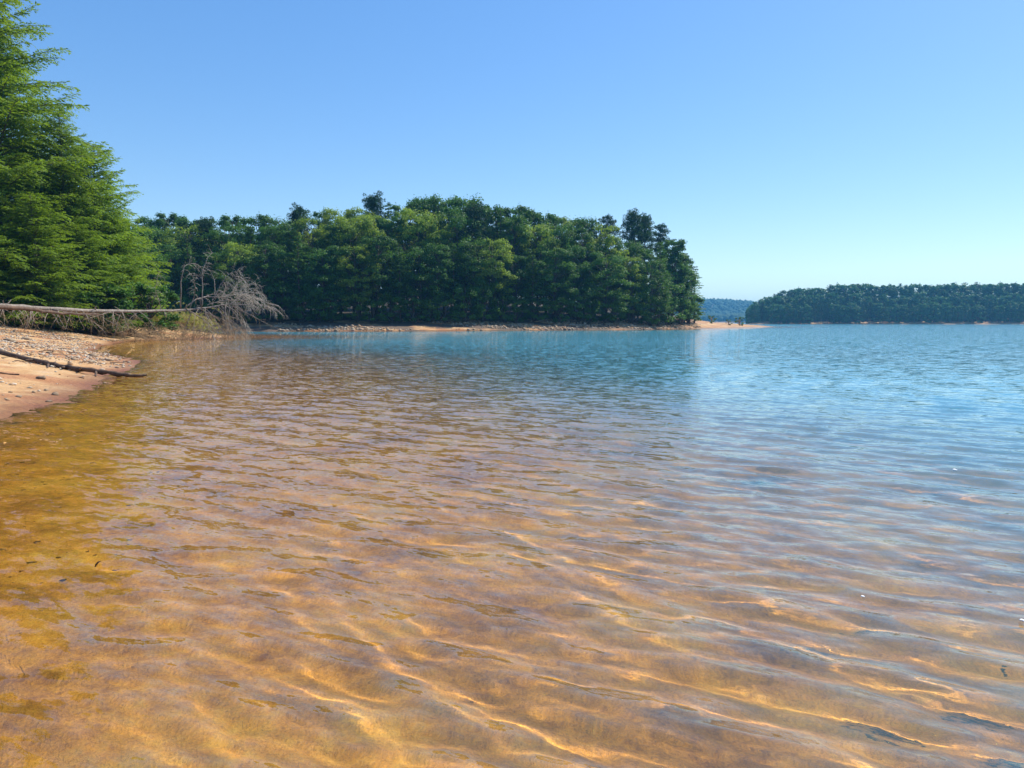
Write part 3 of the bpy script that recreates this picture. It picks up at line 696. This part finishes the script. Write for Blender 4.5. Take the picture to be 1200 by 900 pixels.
# beach gravel: clustered
xs = sr_.uniform(-42, -8, 90000); ys = sr_.uniform(12, 62, 90000)
dd_ = sdist(xs, ys); dn = fbm(xs * .5, ys * .5, 3) + .25 * fbm(xs * .15 + 7, ys * .15, 2)
k_ = (dd_ > .15) & (dd_ < 11) & (sr_.random(len(xs)) < np.clip(.10 + (dn) * 2.2 + .28 * (ys > 24) , .015, .8)) & (xs / ys > -.8)
xs, ys = xs[k_][:15000], ys[k_][:15000]
pebbles('beach_gravel', xs, ys, .018, .085, 'loose gravel scattered over the orange beach on the left', tintf=lambda n_: .1 + .75 * sr_.random(n_))
# submerged gravel at the left edge
xs = sr_.uniform(-8, 2, 14000); ys = sr_.uniform(2, 14, 14000); dd_ = -sdist(xs, ys)
k_ = (dd_ > .1) & (sr_.random(len(xs)) < np.clip(.8 - dd_ * .28 + fbm(xs, ys, 2), 0, .9)); xs, ys = xs[k_][:3500], ys[k_][:3500]
pebbles('submerged_gravel', xs, ys, .007, .03, 'small stones on the shallow lake bed along the left shore', mt=M_BEDSTONE, tintf=lambda n_: sr_.random(n_))
# rocky band of the wooded point
u_ = sr_.uniform(0, 1, 9000); px_ = 320 + u_ * 500; Yp = np.array([Ys(a_) for a_ in px_]) + sr_.uniform(-1, 13, 9000); xs = (px_ - 600) / F_PX * Yp
k_ = (sdist(xs, Yp) > .1) & (fbm(xs * .06, Yp * .25, 2) + .25 * sr_.random(9000) > .17); xs, Yp = xs[k_], Yp[k_]
pebbles('point_gravel', xs, Yp, .08, .45, 'pale rocks strewn along the waterline of the wooded point', tintf=lambda n_: .35 + .65 * sr_.random(n_))
# drift litter: short dead twigs and bark on the beach
xs = sr_.uniform(-42, -8, 9000); ys = sr_.uniform(13, 60, 9000); dd_ = sdist(xs, ys)
k_ = (dd_ > .3) & (dd_ < 10) & (xs / ys > -.8) & (fbm(xs * .4 + 3, ys * .4, 2) > .02); xs, ys = xs[k_][:650], ys[k_][:650]; zg = terrain(xs, ys)[0]
b = Buf()
for a_, b_, c0 in zip(xs, ys, zg):
    th_ = sr_.uniform(0, 6.28); l_ = sr_.uniform(.08, .45); r_ = sr_.uniform(.006, .016)
    b.tube([[a_, b_, c0 + .02], [a_ + .5 * l_ * math.cos(th_), b_ + .5 * l_ * math.sin(th_), c0 + .035], [a_ + l_ * math.cos(th_ + .2), b_ + l_ * math.sin(th_ + .2), c0 + .02]], [r_, r_ * .9, r_ * .4], 4)
tag(link('beach_litter', b.mesh('beach_litter'), M_LOG), 'small dark twigs and bark bits littering the orange beach', 'litter', kind='stuff')
# single rocks one can point to
RK = [(108, 418, 'dark rock beside the upper side of the driftwood branch near its middle'), (108, 425, 'dark angular rock just above the driftwood branch at the water'),
      (86, 422, 'low dark rock above the middle of the driftwood branch'), (58, 414, 'small dark rock on the orange clay patch'),
      (54, 458, 'small dark stone on the smooth sand below the driftwood branch'), (65, 463, 'dark stone at the wet sand edge'),
      (57, 471, 'dark stone right at the waterline of the near beach'), (22, 466, 'small dark stone on the smooth sand at left'),
      (35, 455, 'tiny dark stone in the middle of the smooth sand'), (48, 444, 'flat dark stone just under the driftwood branch'),
      (8, 379, 'dark broad rock at the left edge below the fallen trunks'), (12, 400, 'dark stone at left on the gravel beach'),
      (30, 398, 'grey-brown stone lying on the upper gravel beach'), (128, 423, 'reddish stone on the wet spit beyond the driftwood branch')]
def on_ground(px, py):
    o_ = np.array([0, 0, CAM_H]); v_ = P(px, py, 10) - o_
    t_ = np.linspace(.5, 9, 1500); pt = o_ + v_ * t_[:, None]; z_ = np.maximum(terrain(pt[:, 0], pt[:, 1])[0], 0)
    i_ = np.argmax(pt[:, 2] < z_); return pt[i_]
for i_, (px, py, lb) in enumerate(RK):
    q_ = on_ground(px, py); s = sr_.uniform(.08, .12) * (1 if q_[1] < 26 else 1.1) * (.75 if 'tiny' in lb or 'small' in lb else 1) * q_[1] / 22
    v = IV * s * sr_.uniform(.75, 1.3, 3) * [1.2, 1, .7]; v = v * (1 + .16 * sr_.normal(size=(len(IV), 1)))
    me = mesh_np('rock', v, IF, False, {'tint': np.full(len(IV), .02 + .1 * sr_.random())})
    o = link('rock', me, M_STONE); o.location = (q_[0], q_[1], tz1(q_[0], q_[1]) + s * .15); tag(o, lb, 'rock', 'rocks on the left beach')

# small bushes on the spit beyond the point
SB = [hardwood(81, H=3.0, R=1.5, low=.02, ncl=14, nl=90, leaf=.22)]
for i_, (px, h_, Y_, lb) in enumerate([(833, 2.2, 222, 'small bush on the bare spit nearest to the wooded point'), (853, 1.7, 232, 'small bush in the middle of the bare red spit'), (866, 2.6, 240, 'taller tan bush near the outer end of the bare red spit')]):
    X_ = (px - 600) / F_PX * Y_
    make_tree('bush', SB[0], M_OAK if i_ < 2 else M_OAK, M_TANTWIG, (X_, Y_, tz1(X_, Y_)), h_ * 1.1, i_, lb, 'bush', 'bushes on the spit')
# two pale feathers afloat at right
M_FEATHER = mat('white_feather'); n = N(M_FEATHER); n.out(n('BsdfPrincipled', Base_Color=(.85, .85, .82, 1), Roughness=.7))
for px, py, lb in ((1011, 703, 'tiny white fleck of down floating in the rippled water at right'), (1197, 731, 'tiny white fleck of down floating at the right edge'), (1119, 553, 'tiny white fleck of down floating farther out at right')):
    v_ = P(px, py, 1) - np.array([0, 0, 1.6]); q_ = np.array([0, 0, 1.6]) + v_ * (1.6 / -v_[2])
    me = mesh_np('feather', IV * [.011, .011, .006] * (q_[1] / 4) * (1 + .2 * sr_.normal(size=(len(IV), 1))), IF, True); o = link('feather', me, M_FEATHER); o.location = (q_[0], q_[1], .02); tag(o, lb, 'feather', 'white flecks afloat')

if HAZE:
    s_, z0, z1 = 3600, -12, 105
    v = [(x_, y_, z_) for z_ in (z0, z1) for x_, y_ in ((-s_, -s_), (s_, -s_), (s_, s_), (-s_, s_))]
    me = mesh_np('haze', v, [(0, 3, 2, 1), (4, 5, 6, 7), (0, 1, 5, 4), (1, 2, 6, 5), (2, 3, 7, 6), (3, 0, 4, 7)])
    m = mat('haze_air'); n = N(m)
    n.out(None, n('VolumePrincipled', Color=(.16, .56, 1, 1), Density=.00023, Anisotropy=.2))
    tag(link('haze', me, m), 'pale blue haze in the air over the lake', 'haze', kind='stuff')
for o in bpy.data.objects:
    if o.name.startswith(('stick', 'rock', 'driftwood')): o.cycles.is_caustics_receiver = True
